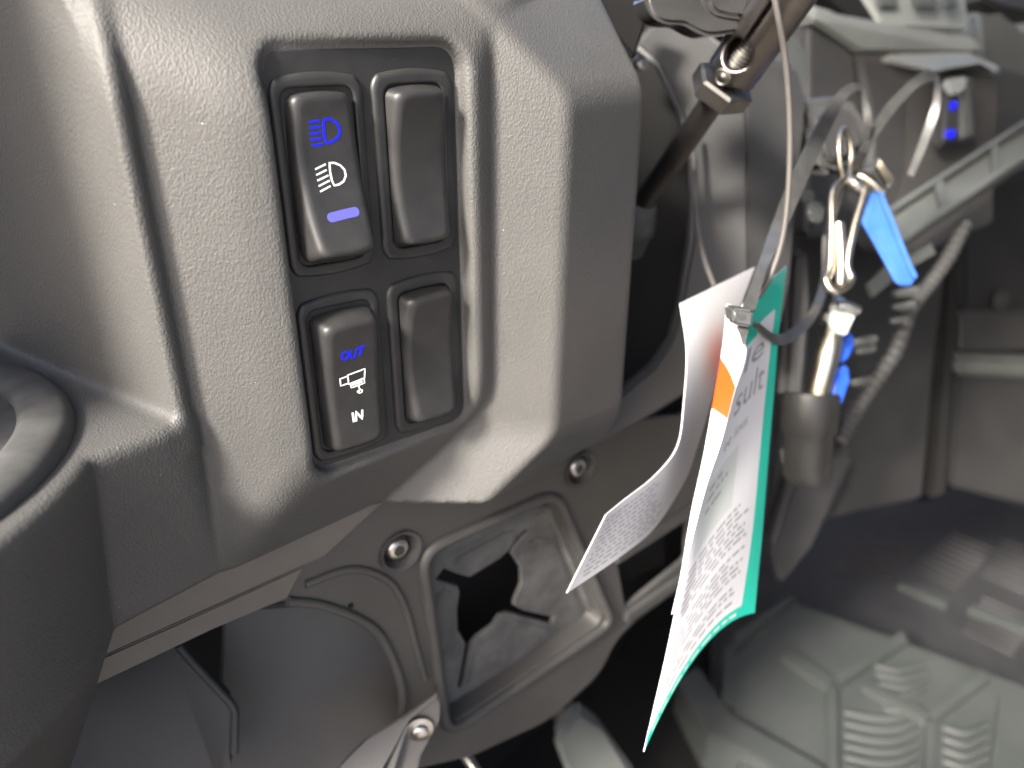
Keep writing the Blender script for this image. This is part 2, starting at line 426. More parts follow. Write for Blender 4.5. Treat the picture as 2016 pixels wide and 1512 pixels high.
tB, rB = make_switch('winch_switch', 'lower left black rocker switch marked OUT and IN with a winch symbol', 'switch', SWX[0], SWZ[1], fB)
make_switch('blank_switch_cover', 'plain blank switch cover right of the headlight switch', 'switch cover', SWX[1], SWZ[0], fC, 'blank switch covers in the dash', True)
make_switch('blank_switch_cover', 'plain blank switch cover right of the OUT and IN switch', 'switch cover', SWX[1], SWZ[1], fE, 'blank switch covers in the dash', True)

def strokes(name, f, lines, width, m, parent, lift=.05, closed=(), rnd=False):
    """printed marks: flat ribbons laid on the rocker's face"""
    V = []; Fc = []
    for li, L in enumerate(lines):
        L = [np.array(p, float) for p in L]; cl = li in closed
        if cl: L = L + [L[0]]
        # resample
        pts = [L[0]]
        for a, b in zip(L[:-1], L[1:]):
            k = max(1, int(np.linalg.norm(b - a) / (1.2 if rnd else 5)))
            for j in range(1, k + 1): pts.append(a + (b - a) * j / k)
        H_ = np.array([hit(f, *p) for p in pts]); n = len(H_)
        T = np.gradient(H_, axis=0)
        if cl: T[0] = T[-1] = H_[1] - H_[-2]
        T /= np.linalg.norm(T, axis=1)[:, None]
        e = .05; N = np.array([[float(f(*(p + np.eye(3)[k] * e)) - f(*(p - np.eye(3)[k] * e))) for k in range(3)] for p in H_])
        N /= np.linalg.norm(N, axis=1)[:, None]; W = np.cross(T, N); W /= np.linalg.norm(W, axis=1)[:, None]
        wd = width[li] if not np.isscalar(width) else width
        o = len(V)
        if rnd:
            s_ = np.r_[0, np.cumsum(np.linalg.norm(np.diff(H_, axis=0), axis=1))]; e_ = np.clip(np.minimum(s_, s_[-1] - s_) / (wd / 2), 0, 1)
            ws = wd * np.sqrt(np.maximum(1 - (1 - e_) ** 2, .02))
        else: ws = np.ones(n) * wd
        for i in range(n):
            wd = ws[i]
            for s in (-1, 1): V.append(H_[i] + W[i] * s * wd / 2 + N[i] * lift)
            for s in (1, -1): V.append(H_[i] + W[i] * s * wd / 2 - N[i] * .12)
        for i in range(n - 1):
            for k in range(4):
                k2 = (k + 1) % 4; Fc.append((o + i * 4 + k, o + i * 4 + k2, o + i * 4 + 4 + k2, o + i * 4 + 4 + k))
        Fc.append((o, o + 1, o + 2, o + 3)); q = o + (n - 1) * 4; Fc.append((q + 3, q + 2, q + 1, q))
    return mesh(name, V, Fc, m, parent, False)
def zc1(pts): return [(500 + x / 3.15, 80 + y / 3.15) for x, y in pts]
def zc2(pts): return [(540 + x / 3.15, 500 + y / 3.15) for x, y in pts]
# blue high-beam symbol
lines = [zc1(p) for p in ([(342, 508), (380, 498), (412, 498)], [(344, 542), (382, 538), (412, 534)], [(346, 578), (384, 576), (414, 570)], [(350, 612), (390, 614), (420, 606)], [(358, 650), (398, 648), (430, 640)])]
lens = zc1([(432, 498), (446, 486), (478, 488), (510, 506), (530, 540), (532, 575), (516, 606), (486, 626), (452, 636), (440, 606), (432, 560)])
dd = strokes('high_beam_symbol', fA, lines + [lens], [.50] * 5 + [.62], M['blueon'], rA, closed=(5,))
lines = [zc1(p) for p in ([(380, 798), (444, 766)], [(386, 834), (450, 802)], [(394, 868), (460, 836)], [(402, 902), (468, 868)], [(411, 936), (474, 902)])]
lens = zc1([(468, 758), (500, 758), (536, 774), (562, 802), (570, 838), (556, 872), (528, 892), (498, 898), (484, 870), (472, 814)])
strokes('low_beam_symbol', fA, lines + [lens], [.36] * 5 + [.42], M['white'], rA, closed=(5,))
strokes('indicator_lens', fA, [zc1([(456, 1104), (500, 1092), (570, 1074), (652, 1056)])], 2.4, M['bluepale'], rA, rnd=True)
caps = []
# winch symbol and words
strokes('winch_symbol', fB, [zc2(p) for p in (
    [(455, 752), (562, 712), (560, 768), (462, 808)], [(455, 758), (408, 775), (412, 818), (458, 803)], [(470, 800), (478, 830), (560, 800), (556, 770)],
    [(480, 806), (545, 784)], [(482, 815), (548, 792)], [(522, 796), (526, 832)], [(528, 832), (534, 842), (545, 842), (543, 858), (526, 862), (514, 854), (522, 846), (530, 852)])],
    [.36, .36, .34, .26, .26, .34, .34], M['white'], rB, closed=(0,))
strokes('lettering', fB, [zc2(p) for p in (
    [(418, 640), (422, 616), (444, 606), (460, 616), (457, 640), (438, 656), (420, 650)],
    [(474, 598), (470, 632), (482, 646), (502, 634), (508, 588)],
    [(518, 586), (562, 570)], [(542, 578), (532, 630)])], .62, M['blueon'], rB, closed=(0,))
strokes('lettering', fB, [zc2(p) for p in ([(485, 984), (494, 1042)], [(508, 1038), (506, 976), (546, 1024), (545, 966)])], .55, M['white'], rB)

# ------------------------------------------------------------------ lower panel under the dash, in the plane y = 15
YP = 15.0
def xz(px, py, y=YP): p = Y(px, py, y); return (p[0], p[2])
low = thing('lower_panel', 'dark brown black lower dash panel with bolts and a square rubber grommet', 'panel', (60, YP, -260))
outer = [xz(*p) for p in [(150, 1160), (205, 1340), (420, 1240), (560, 1180), (640, 1190), (728, 1230), (770, 1290), (795, 1380), (792, 1440), (800, 1520), (930, 1490), (1080, 1420), (1180, 1330), (1215, 1260)]]
outer += [xz(*p) for p in [(1250, 1225), (1420, 1100), (1480, 1060), (1480, 800), (1225, 830), (1150, 860), (900, 940), (500, 1060)]]
outer = round_poly(outer, [0, 0, 6, 8, 14, 14, 16, 10, 3, 0, 5, 8, 8, 6, 2, 0, 0, 0, 0, 0, 0, 0])
rec = round_poly([xz(*p) for p in [(835, 1085), (1085, 975), (1190, 1222), (880, 1432)]], 9, 6)
slot = round_poly([xz(*p) for p in [(1214, 1092), (1352, 1000), (1350, 1100), (1232, 1196)]], 3)
def circ(c, r, n=28): return [(c[0] + r * math.cos(2 * math.pi * k / n), c[1] + r * math.sin(2 * math.pi * k / n)) for k in range(n)]
B1 = xz(787, 1085); B2 = xz(1142, 924)
plate('panel_plate', [outer], [rec, slot, circ(B1, 7.6), circ(B2, 7.6)], YP, 3.0, M['panel'], low, .9)
# trim strip with a groove along the bottom of the dash, folded forward
def strip(name, a, b, dy0, dy1, z0, z1, m, parent):
    P = [(a[0], YP - dy0, a[1] + z0), (b[0], YP - dy0, b[1] + z0), (b[0], YP - dy1, b[1] + z1), (a[0], YP - dy1, a[1] + z1)]
    return prism(name, P, (0, 4, 0), m, parent, .5)
a0, a1 = xz(196, 1290), xz(740, 1090)
def trim(name, T, dy):
    prism(name, [Y(px, py, YP - dy) for px, py in T], (0, 6, 0), M['trim'], low, .5)
trim('trim_strip', [(170, 1240), (240, 1225), (440, 1115), (700, 1000), (760, 985), (640, 1096), (600, 1113), (440, 1185), (160, 1312)], 1.3)
trim('trim_strip', [(150, 1318), (440, 1188), (600, 1114), (566, 1178), (420, 1240), (150, 1368)], .9)
# raised contour rib round the left cut-out, and rims of the grommet recess
tube('raised_rib', [(x, YP - .2, z) for x, z in [xz(*p) for p in [(600, 1150), (690, 1120), (760, 1140), (795, 1190), (815, 1260), (836, 1335)]]], 1.5, M['panel'], low, 10, 6)
tube('edge_lip', [(x, YP - .3, z) for x, z in [xz(*p) for p in [(566, 1182), (640, 1192), (728, 1230), (768, 1285), (792, 1360), (788, 1420)]]], 1.7, M['panel'], low, 10, 6)
lipc = [(x, YP - .4, z) for x, z in round_poly([xz(*p) for p in [(828, 1085), (1093, 968), (1204, 1224), (878, 1444)]], 10, 6)]
V, F = tube_vf(lipc, 2.4, 10, closed=True); mesh('recess_rim', V, F, M['panel'], low)
# recess walls going back to the grommet
rw = []
recn = len(rec); front = [(p[0], YP + 1, p[1]) for p in rec]; cen = np.mean(np.array(rec), 0)
back = [((p[0] - cen[0]) * .955 + cen[0], YP + 13, (p[1] - cen[1]) * .955 + cen[1]) for p in rec]
mesh('recess_wall', front + back, [(i, (i + 1) % recn, recn + (i + 1) % recn, recn + i) for i in range(recn)], M['panel'], low)
strip('rail', xz(1208, 1098), xz(1480, 925), 3, 3, 2.5, -2.5, M['fine'], low)
strip('rail', xz(1228, 1212), xz(1480, 1040), 3, 3, 2.5, -3, M['fine'], low)
hull('slot_back', [(x + dx, YP + 22 + dy, z) for x, z in [xz(*p) for p in [(1190, 1070), (1370, 960), (1370, 1150), (1210, 1230)]] for dx in (0,) for dy in (0, 3)], M['void'], low, .5)
# bolts: countersunk washer head with a six-lobe socket
def bolt(c, r, parent, y=YP + 3.5):
    lathe('bolt_well', (c[0], YP + 5, c[1]), (0, -1, 0), [(r * 1.3, -4), (r * 1.62, 5.4), (r * 1.66, 6.2), (r * 1.35, 5.6), (r * 1.15, 1.5), (r * 1.1, 0), (1, 0)], M['panel'], parent, 40, 50)
    lathe('bolt_head', (c[0], YP + 4, c[1]), (0, -1, 0), [(r, -2), (r, 1.0), (r * .93, 1.6), (r * .80, 3.2), (r * .66, 3.8), (r * .42, 3.9), (r * .40, 2.0), (.2, 1.9)], M['steel'], parent, 40, 40)
    pts = []
    for k in range(24):
        t = 2 * math.pi * k / 24; q = r * (.36 + .055 * math.cos(6 * t)); pts.append((c[0] + q * math.cos(t), YP + .2, c[1] + q * math.sin(t)))
    prism('socket', pts, (0, 1.6, 0), M['dark'], parent, 0)
bolt(B1, 5.0, low); bolt(B2, 5.0, low)
tube('drain_hole', [(*np.r_[xz(690, 1192)[0], YP - .6, xz(690, 1192)[1]],), (xz(690, 1192)[0], YP + 1, xz(690, 1192)[1])], 1.0, M['void'], low, 12)

# square rubber grommet with four slit flaps
YG = YP + 8
gro = thing('rubber_grommet', 'square dusty rubber grommet with a slit black star opening', 'grommet', (80, YG, -215))
gout = round_poly([xz(*p, YG) for p in [(836, 1090), (1078, 985), (1172, 1222), (878, 1426)]], 9, 6)
hole = [xz(*p, YG) for p in [
    (874, 1120), (900, 1130), (925, 1137), (950, 1122), (985, 1100), (1000, 1087), (1016, 1062), (1034, 1043), (1040, 1048), (1012, 1078), (1008, 1092),
    (1026, 1118), (1028, 1150), (1014, 1182), (1012, 1192), (1030, 1202), (1093, 1216), (1086, 1229), (1020, 1211), (1000, 1206), (985, 1212), (972, 1232), (940, 1255), (928, 1270),
    (922, 1300), (910, 1355), (902, 1352), (912, 1300), (918, 1268), (902, 1240), (901, 1200), (906, 1165), (902, 1154), (858, 1142)]]
g = plate('membrane', [gout], [hole], YG, 2.6, M['dusty'], gro, .7, 45)
gi = [((p[0] - cen[0]) * .985 + cen[0], YG - .6, (p[1] - cen[1]) * .985 + cen[1]) for p in gout]
V, F = tube_vf(gi, 1.9, 8, closed=True); mesh('outer_bead', V, F, M['dusty'], gro)
def flap(pts): # thickened flap faces standing slightly proud of the membrane
    prism('flap', [(x, YG - .45, z) for x, z in [xz(*p, YG) for p in pts]], (0, 1.2, 0), M['dusty'], gro, .3, 2, 2.5)
flap([(1046, 1056), (1090, 1060), (1142, 1200), (1100, 1206), (1022, 1190), (1036, 1150), (1034, 1112), (1018, 1092)])
flap([(1000, 1216), (1086, 1238), (1070, 1282), (930, 1372), (916, 1358), (936, 1276), (980, 1240)])
flap([(862, 1156), (896, 1166), (893, 1240), (908, 1272), (896, 1340), (870, 1300), (858, 1220)])
flap([(882, 1108), (1004, 1040), (1020, 1046), (992, 1078), (930, 1124)])
hull('grommet_boot', [(x + s, YG + 30, z) for x, z in gout[::4] for s in (0, 2)] + [(x, YG + 34, z) for x, z in gout[::4]], M['void'], gro, 0)

# ------------------------------------------------------------------ around the panel: bracket, pedal, rod, side cover
br = thing('support_bracket', 'brown grey metal bracket with a bolt under the lower panel', 'bracket', D(780, 1500, 285))
prism('bracket_plate', pp([(690, 1540, 282), (706, 1490, 282), (800, 1418, 285), (858, 1372, 287), (868, 1384, 287), (866, 1420, 287), (828, 1490, 286), (815, 1560, 284)]), BACK * 2, M['panel'], br, .5)
prism('bracket_flange', pp([(640, 1540, 276), (690, 1488, 277), (722, 1455, 279), (800, 1410, 284), (862, 1366, 287), (862, 1374, 286), (806, 1420, 283), (740, 1540, 276)]), BACK * 1.6, M['panel'], br, .4)
hull('stiffening_rib', [q + BACK * d for q in pp([(735, 1560, 280), (762, 1560, 280), (806, 1420, 283.5), (797, 1422, 283.5)]) for d in (-1.2, 2)], M['panel'], br, .6)
lathe('bolt_head', D(826, 1436, 285), -BACK, [(5.2, -1), (5.2, .5), (3.2, 1), (3.0, 2.6), (2.2, 3.2), (.2, 3.3)], M['steel'], br, 28, 40)
pd = thing('pedal', 'pale grey pedal with its arm hanging below the grommet', 'pedal', D(1150, 1512, 440))
prism('pedal_pad', pp([(1092, 1462, 435), (1140, 1396, 447), (1186, 1432, 452), (1262, 1540, 440), (1130, 1560, 425)]), BACK * 12, M['grey'], pd, 3, 3)
tube('pedal_arm', pp([(1078, 1330, 470), (1100, 1385, 462), (1140, 1450, 455)]), 7.5, M['dark'], pd, 14, 5)
rd = tube('metal_rod', pp([(908, 1476, 372), (936, 1516, 366), (960, 1560, 360)]), [2.6, 2.6, 2.6], M['steel'], None, 16, 4)
tag(rd, 'short bright metal rod end at the bottom between the bracket and the pedal', 'rod')
sc_ = thing('side_cover', 'dark angular footwell cover below the trim strip at lower left', 'cover', D(330, 1500, 270))
prism('cover_face', pp([(120, 1560, 262), (190, 1300, 264), (340, 1262, 266), (368, 1290, 268), (462, 1392, 272), (464, 1480, 272), (440, 1500, 272), (450, 1560, 272)]), BACK * 5, M['dark'], sc_, 2.6, 3, 3)
tube('cover_edge', pp([(352, 1272, 266.5), (372, 1296, 267.5), (456, 1386, 271), (463, 1400, 271.5), (462, 1482, 271.5)]), 1.5, M['dark'], sc_, 10, 0)
prism('recessed_face', pp([(440, 1200, 300), (720, 1180, 310), (830, 1300, 330), (820, 1560, 330), (420, 1560, 300)]), BACK * 6, M['panel'], sc_, 1)

# ------------------------------------------------------------------ steering column: shroud, strut, lever
sh = thing('column_shroud', 'dark grey steering column shroud curving round a black opening', 'shroud', D(1400, 800, 345))
SHD = 345
prism('shroud_side', pp([(1290, 48, 360), (1334, 44, 360), (1398, 66, 356), (1470, 120, 352), (1476, 560, 345), (1440, 650, 340), (1392, 720, 338), (1350, 780, 334), (1270, 830, 326), (1180, 880, 318), (1150, 840, 316), (1228, 770, 326), (1286, 722, 332), (1322, 668, 338), (1340, 600, 341), (1362, 470, 345), (1366, 318, 349), (1338, 214, 354), (1296, 128, 358), (1250, 90, 362)]), BACK * 7, M['fine'], sh, 1.8, 2)
prism('shroud_front', pp([(1462, 108, 352), (1520, 116, 362), (1574, 128, 372), (1592, 200, 376), (1560, 560, 366), (1530, 700, 360), (1462, 640, 344), (1466, 400, 346)]), BACK * 40, M['fine'], sh, 3, 3)
prism('shroud_shoulder', pp([(1500, 62, 385), (1560, 60, 400), (1592, 90, 404), (1592, 190, 402), (1560, 230, 395), (1500, 140, 380)]), BACK * 30, M['grey'], sh, 3, 3)
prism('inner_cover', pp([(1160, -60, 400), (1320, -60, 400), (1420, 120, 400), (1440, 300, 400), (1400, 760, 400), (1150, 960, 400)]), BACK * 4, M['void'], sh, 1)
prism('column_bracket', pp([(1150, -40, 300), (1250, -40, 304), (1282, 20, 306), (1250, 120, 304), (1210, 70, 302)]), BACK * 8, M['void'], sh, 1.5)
tube('column_tube', pp([(1262, -30, 325), (1236, 40, 325), (1208, 100, 325)]), 7, M['gloss'], sh, 20, 4)
lathe('trim_screw', D(1262, 124, 330), -BACK, [(3.0, -1), (3.0, 1), (2.2, 1.8), (1, 2.0), (.2, 1.2)], M['steel'], sh, 18, 40)

st = thing('tilt_strut', 'black chrome steering tilt strut with rod, hex nut and slotted sleeve', 'strut', D(1290, 430, 285))
e0, e1 = D(1262, 406, 335), D(1581, -60, 246)
ax = (e1 - e0) / np.linalg.norm(e1 - e0)
def on(t): return e0 + (e1 - e0) * t
def tpix(px): # fraction along the strut at this picture column
    lo, hi = 0., 1.
    for _ in range(40):
        m_ = (lo + hi) / 2; p = on(m_) - CAM
        if 1008 + F_PX * (p @ RT) / (p @ FW) < px: lo = m_
        else: hi = m_
    return lo
tube('rod', [on(-.12), on(.1), on(tpix(1420))], 4.8, M['chrome'], st, 28)
c0 = on(tpix(1424)); rs = 9.6; Lsl = np.linalg.norm(on(1.05) - c0)
lathe('lock_nut', on(tpix(1410)), ax, [(4.2, 0), (10.5, 0), (11.9, .9), (11.9, 6.6), (10.8, 7.6), (8, 7.6)], M['nut'], st, 6, 20)
# sleeve with a round window, its stud showing inside
def fSl(x, y, z):
    p = np.stack([x - c0[0], y - c0[1], z - c0[2]], -1); h = p @ ax; q = p - h[..., None] * ax; r_ = np.sqrt((q ** 2).sum(-1))
    f = smax(r_ - rs, h - Lsl, .6); f = smax(f, 5.6 - h, .9); f = smax(f, -(r_ - 6.6), .4)
    w = np.stack([x - win[0], y - win[1], z - win[2]], -1); hv = w @ wv; qq = w - hv[..., None] * wv
    along = qq @ ax; cross = np.sqrt(np.maximum((qq ** 2).sum(-1) - along ** 2, 0))
    al = np.maximum(np.abs(along) - 0.0, 0); slot_ = np.sqrt(al ** 2 + cross ** 2) - 5.4
    slot_ = np.minimum(slot_, np.maximum(np.maximum(cross - .8, -along), along - 26))
    return smax(f, -np.maximum(slot_, -hv), .8)
wc = on(tpix(1474)); vd = CAM - wc; vd /= np.linalg.norm(vd); side = np.cross(ax, vd); side /= np.linalg.norm(side)
wv = np.cross(side, ax); wv = wv * 1.0 + side * (.28 if (D(1450, 80, 260) - wc) @ side > 0 else -.28); wv /= np.linalg.norm(wv); win = wc
bb = np.array([c0 - 14, c0 + 14, on(1.05) - 14, on(1.05) + 14])
sdf_obj('sleeve', fSl, bb.min(0), bb.max(0), .75, M['chrome'], st)
# threaded stud inside the window
ts = np.linspace(0, 1, 220); Pst = []; Rst = []
for t_ in ts:
    Pst.append(on(tpix(1428)) + ax * t_ * 34); Rst.append(4.4 + .45 * math.sin(t_ * 34 / 1.5 * 2 * math.pi))
tube('threaded_stud', Pst, np.array(Rst), M['nut'], st, 16, sharp=80)
rv = D(1424, 120, 255); pr_ = on(tpix(1446)); ndir = (rv - pr_) - ((rv - pr_) @ ax) * ax; ndir /= np.linalg.norm(ndir)
lathe('punch_mark', pr_ + ndir * (rs - .8), ndir, [(3.3, 0), (3.2, .9), (2.6, 1.2), (2.2, .8), (1.2, .9), (.9, 1.3), (.1, 1.4)], M['nut'], st, 22, 50)
lathe('end_boot', on(-.01), -ax + np.array([.25, 0, -.6]), [(4.3, -4), (6.5, -3), (8.0, 1), (7.6, 3), (8.6, 5), (9.2, 12), (8.4, 13.5), (7, 24), (2, 25)], M['rubber'], st, 32, 60)

lv = thing('tilt_lever', 'glossy black paddle lever above the strut at the top edge', 'lever', D(1400, 30, 262))
lp = smooth_path(pp([(1268, -8, 262), (1285, 30, 262), (1312, 46, 262), (1345, 48, 262), (1372, 62, 262), (1398, 70, 262), (1440, 66, 262), (1486, 58, 262), (1502, 40, 262), (1512, 0, 262), (1516, -50, 262), (1400, -80, 262), (1270, -70, 262)]), 3)
prism('paddle', lp[:-1], BACK * 13, M['gloss'], lv, 3.6, 4)
prism('paddle_face', smooth_path(pp([(1380, -30, 259.4), (1402, 20, 259.4), (1440, 34, 259.4), (1482, 34, 259.4), (1496, 10, 259.4), (1500, -40, 259.4)]), 3), BACK * 4, M['gloss'], lv, 1.6, 3)
prism('tag_clip', pp([(1545, -8, 246), (1572, -10, 247), (1566, 14, 247), (1554, 8, 246)]), BACK * 1, M['steel'], lv, .3)

# ------------------------------------------------------------------ paper tags
def resample(P, n):
    P = smooth_path(P, 12); s = np.r_[0, np.cumsum(np.linalg.norm(np.diff(P, axis=0), axis=1))]; s /= s[-1]
    return np.stack([np.interp(np.linspace(0, 1, n), s, P[:, k]) for k in range(3)], 1)
class Sheet:
    def __init__(self, cols, nu=28, nv=70):
        C_ = np.array([resample(pp(c), nv) for c in cols]); k = len(cols); self.nu, self.nv = nu, nv
        u = np.linspace(0, 1, nu)
        if k == 2: G = C_[0][None] * (1 - u)[:, None, None] + C_[1][None] * u[:, None, None]
        else:
            b0 = 2 * (u - .5) * (u - 1); b1 = -4 * u * (u - 1); b2 = 2 * u * (u - .5)
            G = C_[0][None] * b0[:, None, None] + C_[1][None] * b1[:, None, None] + C_[2][None] * b2[:, None, None]
        self.G = G; du = np.gradient(G, axis=0); dv = np.gradient(G, axis=1); N = np.cross(du, dv); N /= np.linalg.norm(N, axis=2)[..., None]
        if ((CAM - G) * N).sum(2).mean() < 0: N = -N
        self.N = N
    def at(self, u, v, lift=0.):
        i = min(max(u, 0), 1) * (self.nu - 1); j = min(max(v, 0), 1) * (self.nv - 1); i0 = min(int(i), self.nu - 2); j0 = min(int(j), self.nv - 2); a, b = i - i0, j - j0
        w = [(1 - a) * (1 - b), a * (1 - b), (1 - a) * b, a * b]; ix = [(i0, j0), (i0 + 1, j0), (i0, j0 + 1), (i0 + 1, j0 + 1)]
        return sum(w[k] * self.G[ix[k]] for k in range(4)) + lift * sum(w[k] * self.N[ix[k]] for k in range(4))
    def build(self, name, mats, zone, parent, th=.32):
        nu, nv = self.nu, self.nv; V = np.concatenate([self.G.reshape(-1, 3), (self.G - self.N * th).reshape(-1, 3)]); o = nu * nv; F = []; mi = []
        for i in range(nu - 1):
            for j in range(nv - 1):
                a, b, c, d = i * nv + j, (i + 1) * nv + j, (i + 1) * nv + j + 1, i * nv + j + 1
                z = zone((i + .5) / (nu - 1), (j + .5) / (nv - 1)); F += [(a, b, c, d), (a + o, d + o, c + o, b + o)]; mi += [z[0], z[1]]
        rim = [i * nv for i in range(nu)] + [(nu - 1) * nv + j for j in range(1, nv)] + [i * nv + nv - 1 for i in range(nu - 2, -1, -1)] + [j for j in range(nv - 2, 0, -1)]
        for k in range(len(rim)): a, b = rim[k], rim[(k + 1) % len(rim)]; F.append((a, a + o, b + o, b)); mi.append(0)
        ob = mesh(name, V, F, [M[k] for k in mats], parent, True, sharp=50)
        ob.data.polygons.foreach_set('material_index', mi); return ob
    def quads(self, name, rects, m, parent, lift=.05):
        V = []; F = []
        for u0, v0, u1, v1 in rects:
            n = max(1, int((u1 - u0) * 14)); mv = max(1, int((v1 - v0) * 40)); o = len(V)
            for i in range(n + 1):
                for j in range(mv + 1): V.append(self.at(u0 + (u1 - u0) * i / n, v0 + (v1 - v0) * j / mv, lift))
            for i in range(n):
                for j in range(mv): a = o + i * (mv + 1) + j; F.append((a, a + mv + 1, a + mv + 2, a + 1))
        return mesh(name, V, F, m, parent, True)
    def text(self, name, word, u0, v0, u1, v1, m, parent, lift=.06):
        cu = bpy.data.curves.new('t', 'FONT'); cu.body = word; cu.resolution_u = 3; o = bpy.data.objects.new('t', cu); COL.objects.link(o)
        me = bpy.data.meshes.new_from_object(o.evaluated_get(bpy.context.evaluated_depsgraph_get()))
        X = np.array([v.co[:] for v in me.vertices]); F = [tuple(p.vertices) for p in me.polygons]
        bpy.data.objects.remove(o); bpy.data.curves.remove(cu); bpy.data.meshes.remove(me)
        lo, hi = X.min(0), X.max(0); ext = hi - lo
        V = [self.at(u0 + (x - lo[0]) / ext[0] * (u1 - u0), v1 - (y - lo[1]) / ext[1] * (v1 - v0), lift) for x, y, z in X]
        return mesh(name, V, F, m, parent, False)
def words(u0, u1, v, h, rnd, fill=1.):
    out = []; u = u0; end = u0 + (u1 - u0) * fill
    while u < end - .02:
        L = rnd.uniform(.03, .11); out.append((u, v, min(u + L, end), v + h)); u += L + .022
    return out

gt = thing('green_tag', 'hanging white paper tag with green border and grey print, curled at the bottom', 'tag', D(1470, 600, 270))
G_ = Sheet([[(1462, 600, 256), (1448, 690, 254), (1424, 800, 252), (1395, 920, 250), (1362, 1050, 247), (1335, 1180, 245), (1312, 1290, 243), (1290, 1385, 241), (1268, 1480, 239)],
            [(1512, 556, 275), (1492, 660, 273), (1472, 770, 271), (1452, 900, 267), (1434, 1040, 263), (1412, 1160, 260), (1384, 1276, 257)],
            [(1549, 523, 293), (1535, 640, 292), (1525, 760, 290), (1513, 900, 288), (1501, 1050, 286), (1493, 1130, 284), (1486, 1207, 282)]], 40, 96)
G_.build('tag_sheet', ['paper', 'green'], lambda u, v: (1 if (u > .845 or v > .972 - .0 * u or v < .115 + .03 * (u < .5)) else 0, 0), gt)
rn = random.Random(3)
G_.text('lettering', 'le', .34, .165, .70, .235, M['ink'], gt)
G_.text('lettering', 'sult', .30, .262, .78, .342, M['ink'], gt)
G_.text('lettering', 'ee lines', .24, .385, .58, .418, M['ink'], gt)
G_.quads('print_panel', [(.08, .455, .50, .625)], M['palegrey'], gt, .04)
rects = []
for v in (.475, .50, .53): rects += words(.14, .44, v, .012, rn, rn.uniform(.5, 1))
for k, v in enumerate(np.r_[np.arange(.645, .735, .0175), np.arange(.75, .765, .0175), np.arange(.785, .86, .0175), .89, .9075, .935]):
    rects += words(.07, .76, v, .0085, rn, rn.choice([1, 1, .95, .8]))
G_.quads('small_print', rects, M['inkpale'], gt)
rects = words(.05, .80, .981, .008, rn)
G_.quads('border_print', rects, M['paper'], gt)
O_ = Sheet([[(1431, 598, 266), (1421, 690, 258), (1402, 800, 252), (1384, 900, 248), (1360, 1010, 244), (1340, 1130, 241), (1322, 1210, 240)],
            [(1449, 603, 258), (1468, 688, 247), (1443, 780, 246), (1420, 870, 246), (1393, 950, 244), (1366, 1050, 242), (1330, 1205, 240)]], 30, 200)
O_.build('folded_leaf', ['paper', 'orange'], lambda u, v: (1 if .20 + .10 * u < v < .37 + .03 * u else 0, 0), gt, .25)
rects = []
for v in np.arange(.46, .95, .03): rects += [(.05, v, .35 + .3 * rn.random(), v + .010)]
O_.quads('leaf_print', rects, M['ink'], gt)

def add_glow(m, centre, rad, col):
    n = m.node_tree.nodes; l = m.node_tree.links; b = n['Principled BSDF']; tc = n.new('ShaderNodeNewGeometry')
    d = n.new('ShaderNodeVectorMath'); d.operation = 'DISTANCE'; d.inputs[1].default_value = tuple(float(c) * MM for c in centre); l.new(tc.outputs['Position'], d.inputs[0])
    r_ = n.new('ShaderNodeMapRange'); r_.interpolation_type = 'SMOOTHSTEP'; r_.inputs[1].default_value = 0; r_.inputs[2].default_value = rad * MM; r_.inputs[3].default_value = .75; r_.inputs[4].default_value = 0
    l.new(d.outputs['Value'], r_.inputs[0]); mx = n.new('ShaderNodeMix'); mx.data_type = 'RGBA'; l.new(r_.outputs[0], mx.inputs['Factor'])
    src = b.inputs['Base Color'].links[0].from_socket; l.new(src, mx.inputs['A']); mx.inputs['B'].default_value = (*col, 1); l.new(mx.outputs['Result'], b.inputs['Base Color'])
M['paper_glow'] = mat('red_glow_paper', (.50, .50, .52), .55, mott=(30, (.54, .54, .55)))
wt = thing('white_tag', 'white paper tag left of the green bordered tag, its lower end curled to the left', 'tag', D(1400, 570, 285))
W_ = Sheet([[(1339, 597, 264), (1352, 690, 264), (1347, 790, 264), (1334, 878, 264), (1290, 936, 261), (1228, 985, 249), (1193, 1014, 241)],
            [(1486, 526, 302), (1426, 690, 288), (1401, 790, 287), (1373, 880, 288), (1349, 946, 287), (1291, 1037, 274), (1220, 1097, 258), (1116, 1168, 240)]], 20, 90)
add_glow(M['paper_glow'], D(1408, 704, 284), 17, (.62, .16, .11))  # red glow bounced off the orange print, painted into the paper colour
W_.build('tag_sheet', ['paper_glow'], lambda u, v: (0, 0), wt)
rects = []
for u in np.arange(.12, .9, .075):
    v = .66 + .05 * rn.random()
    while v < .965:
        L = rn.uniform(.012, .035); rects.append((u, v, u + .026, min(v + L, .97))); v += L + .008
W_.quads('small_print', rects, M['inkpale'], wt, .05)

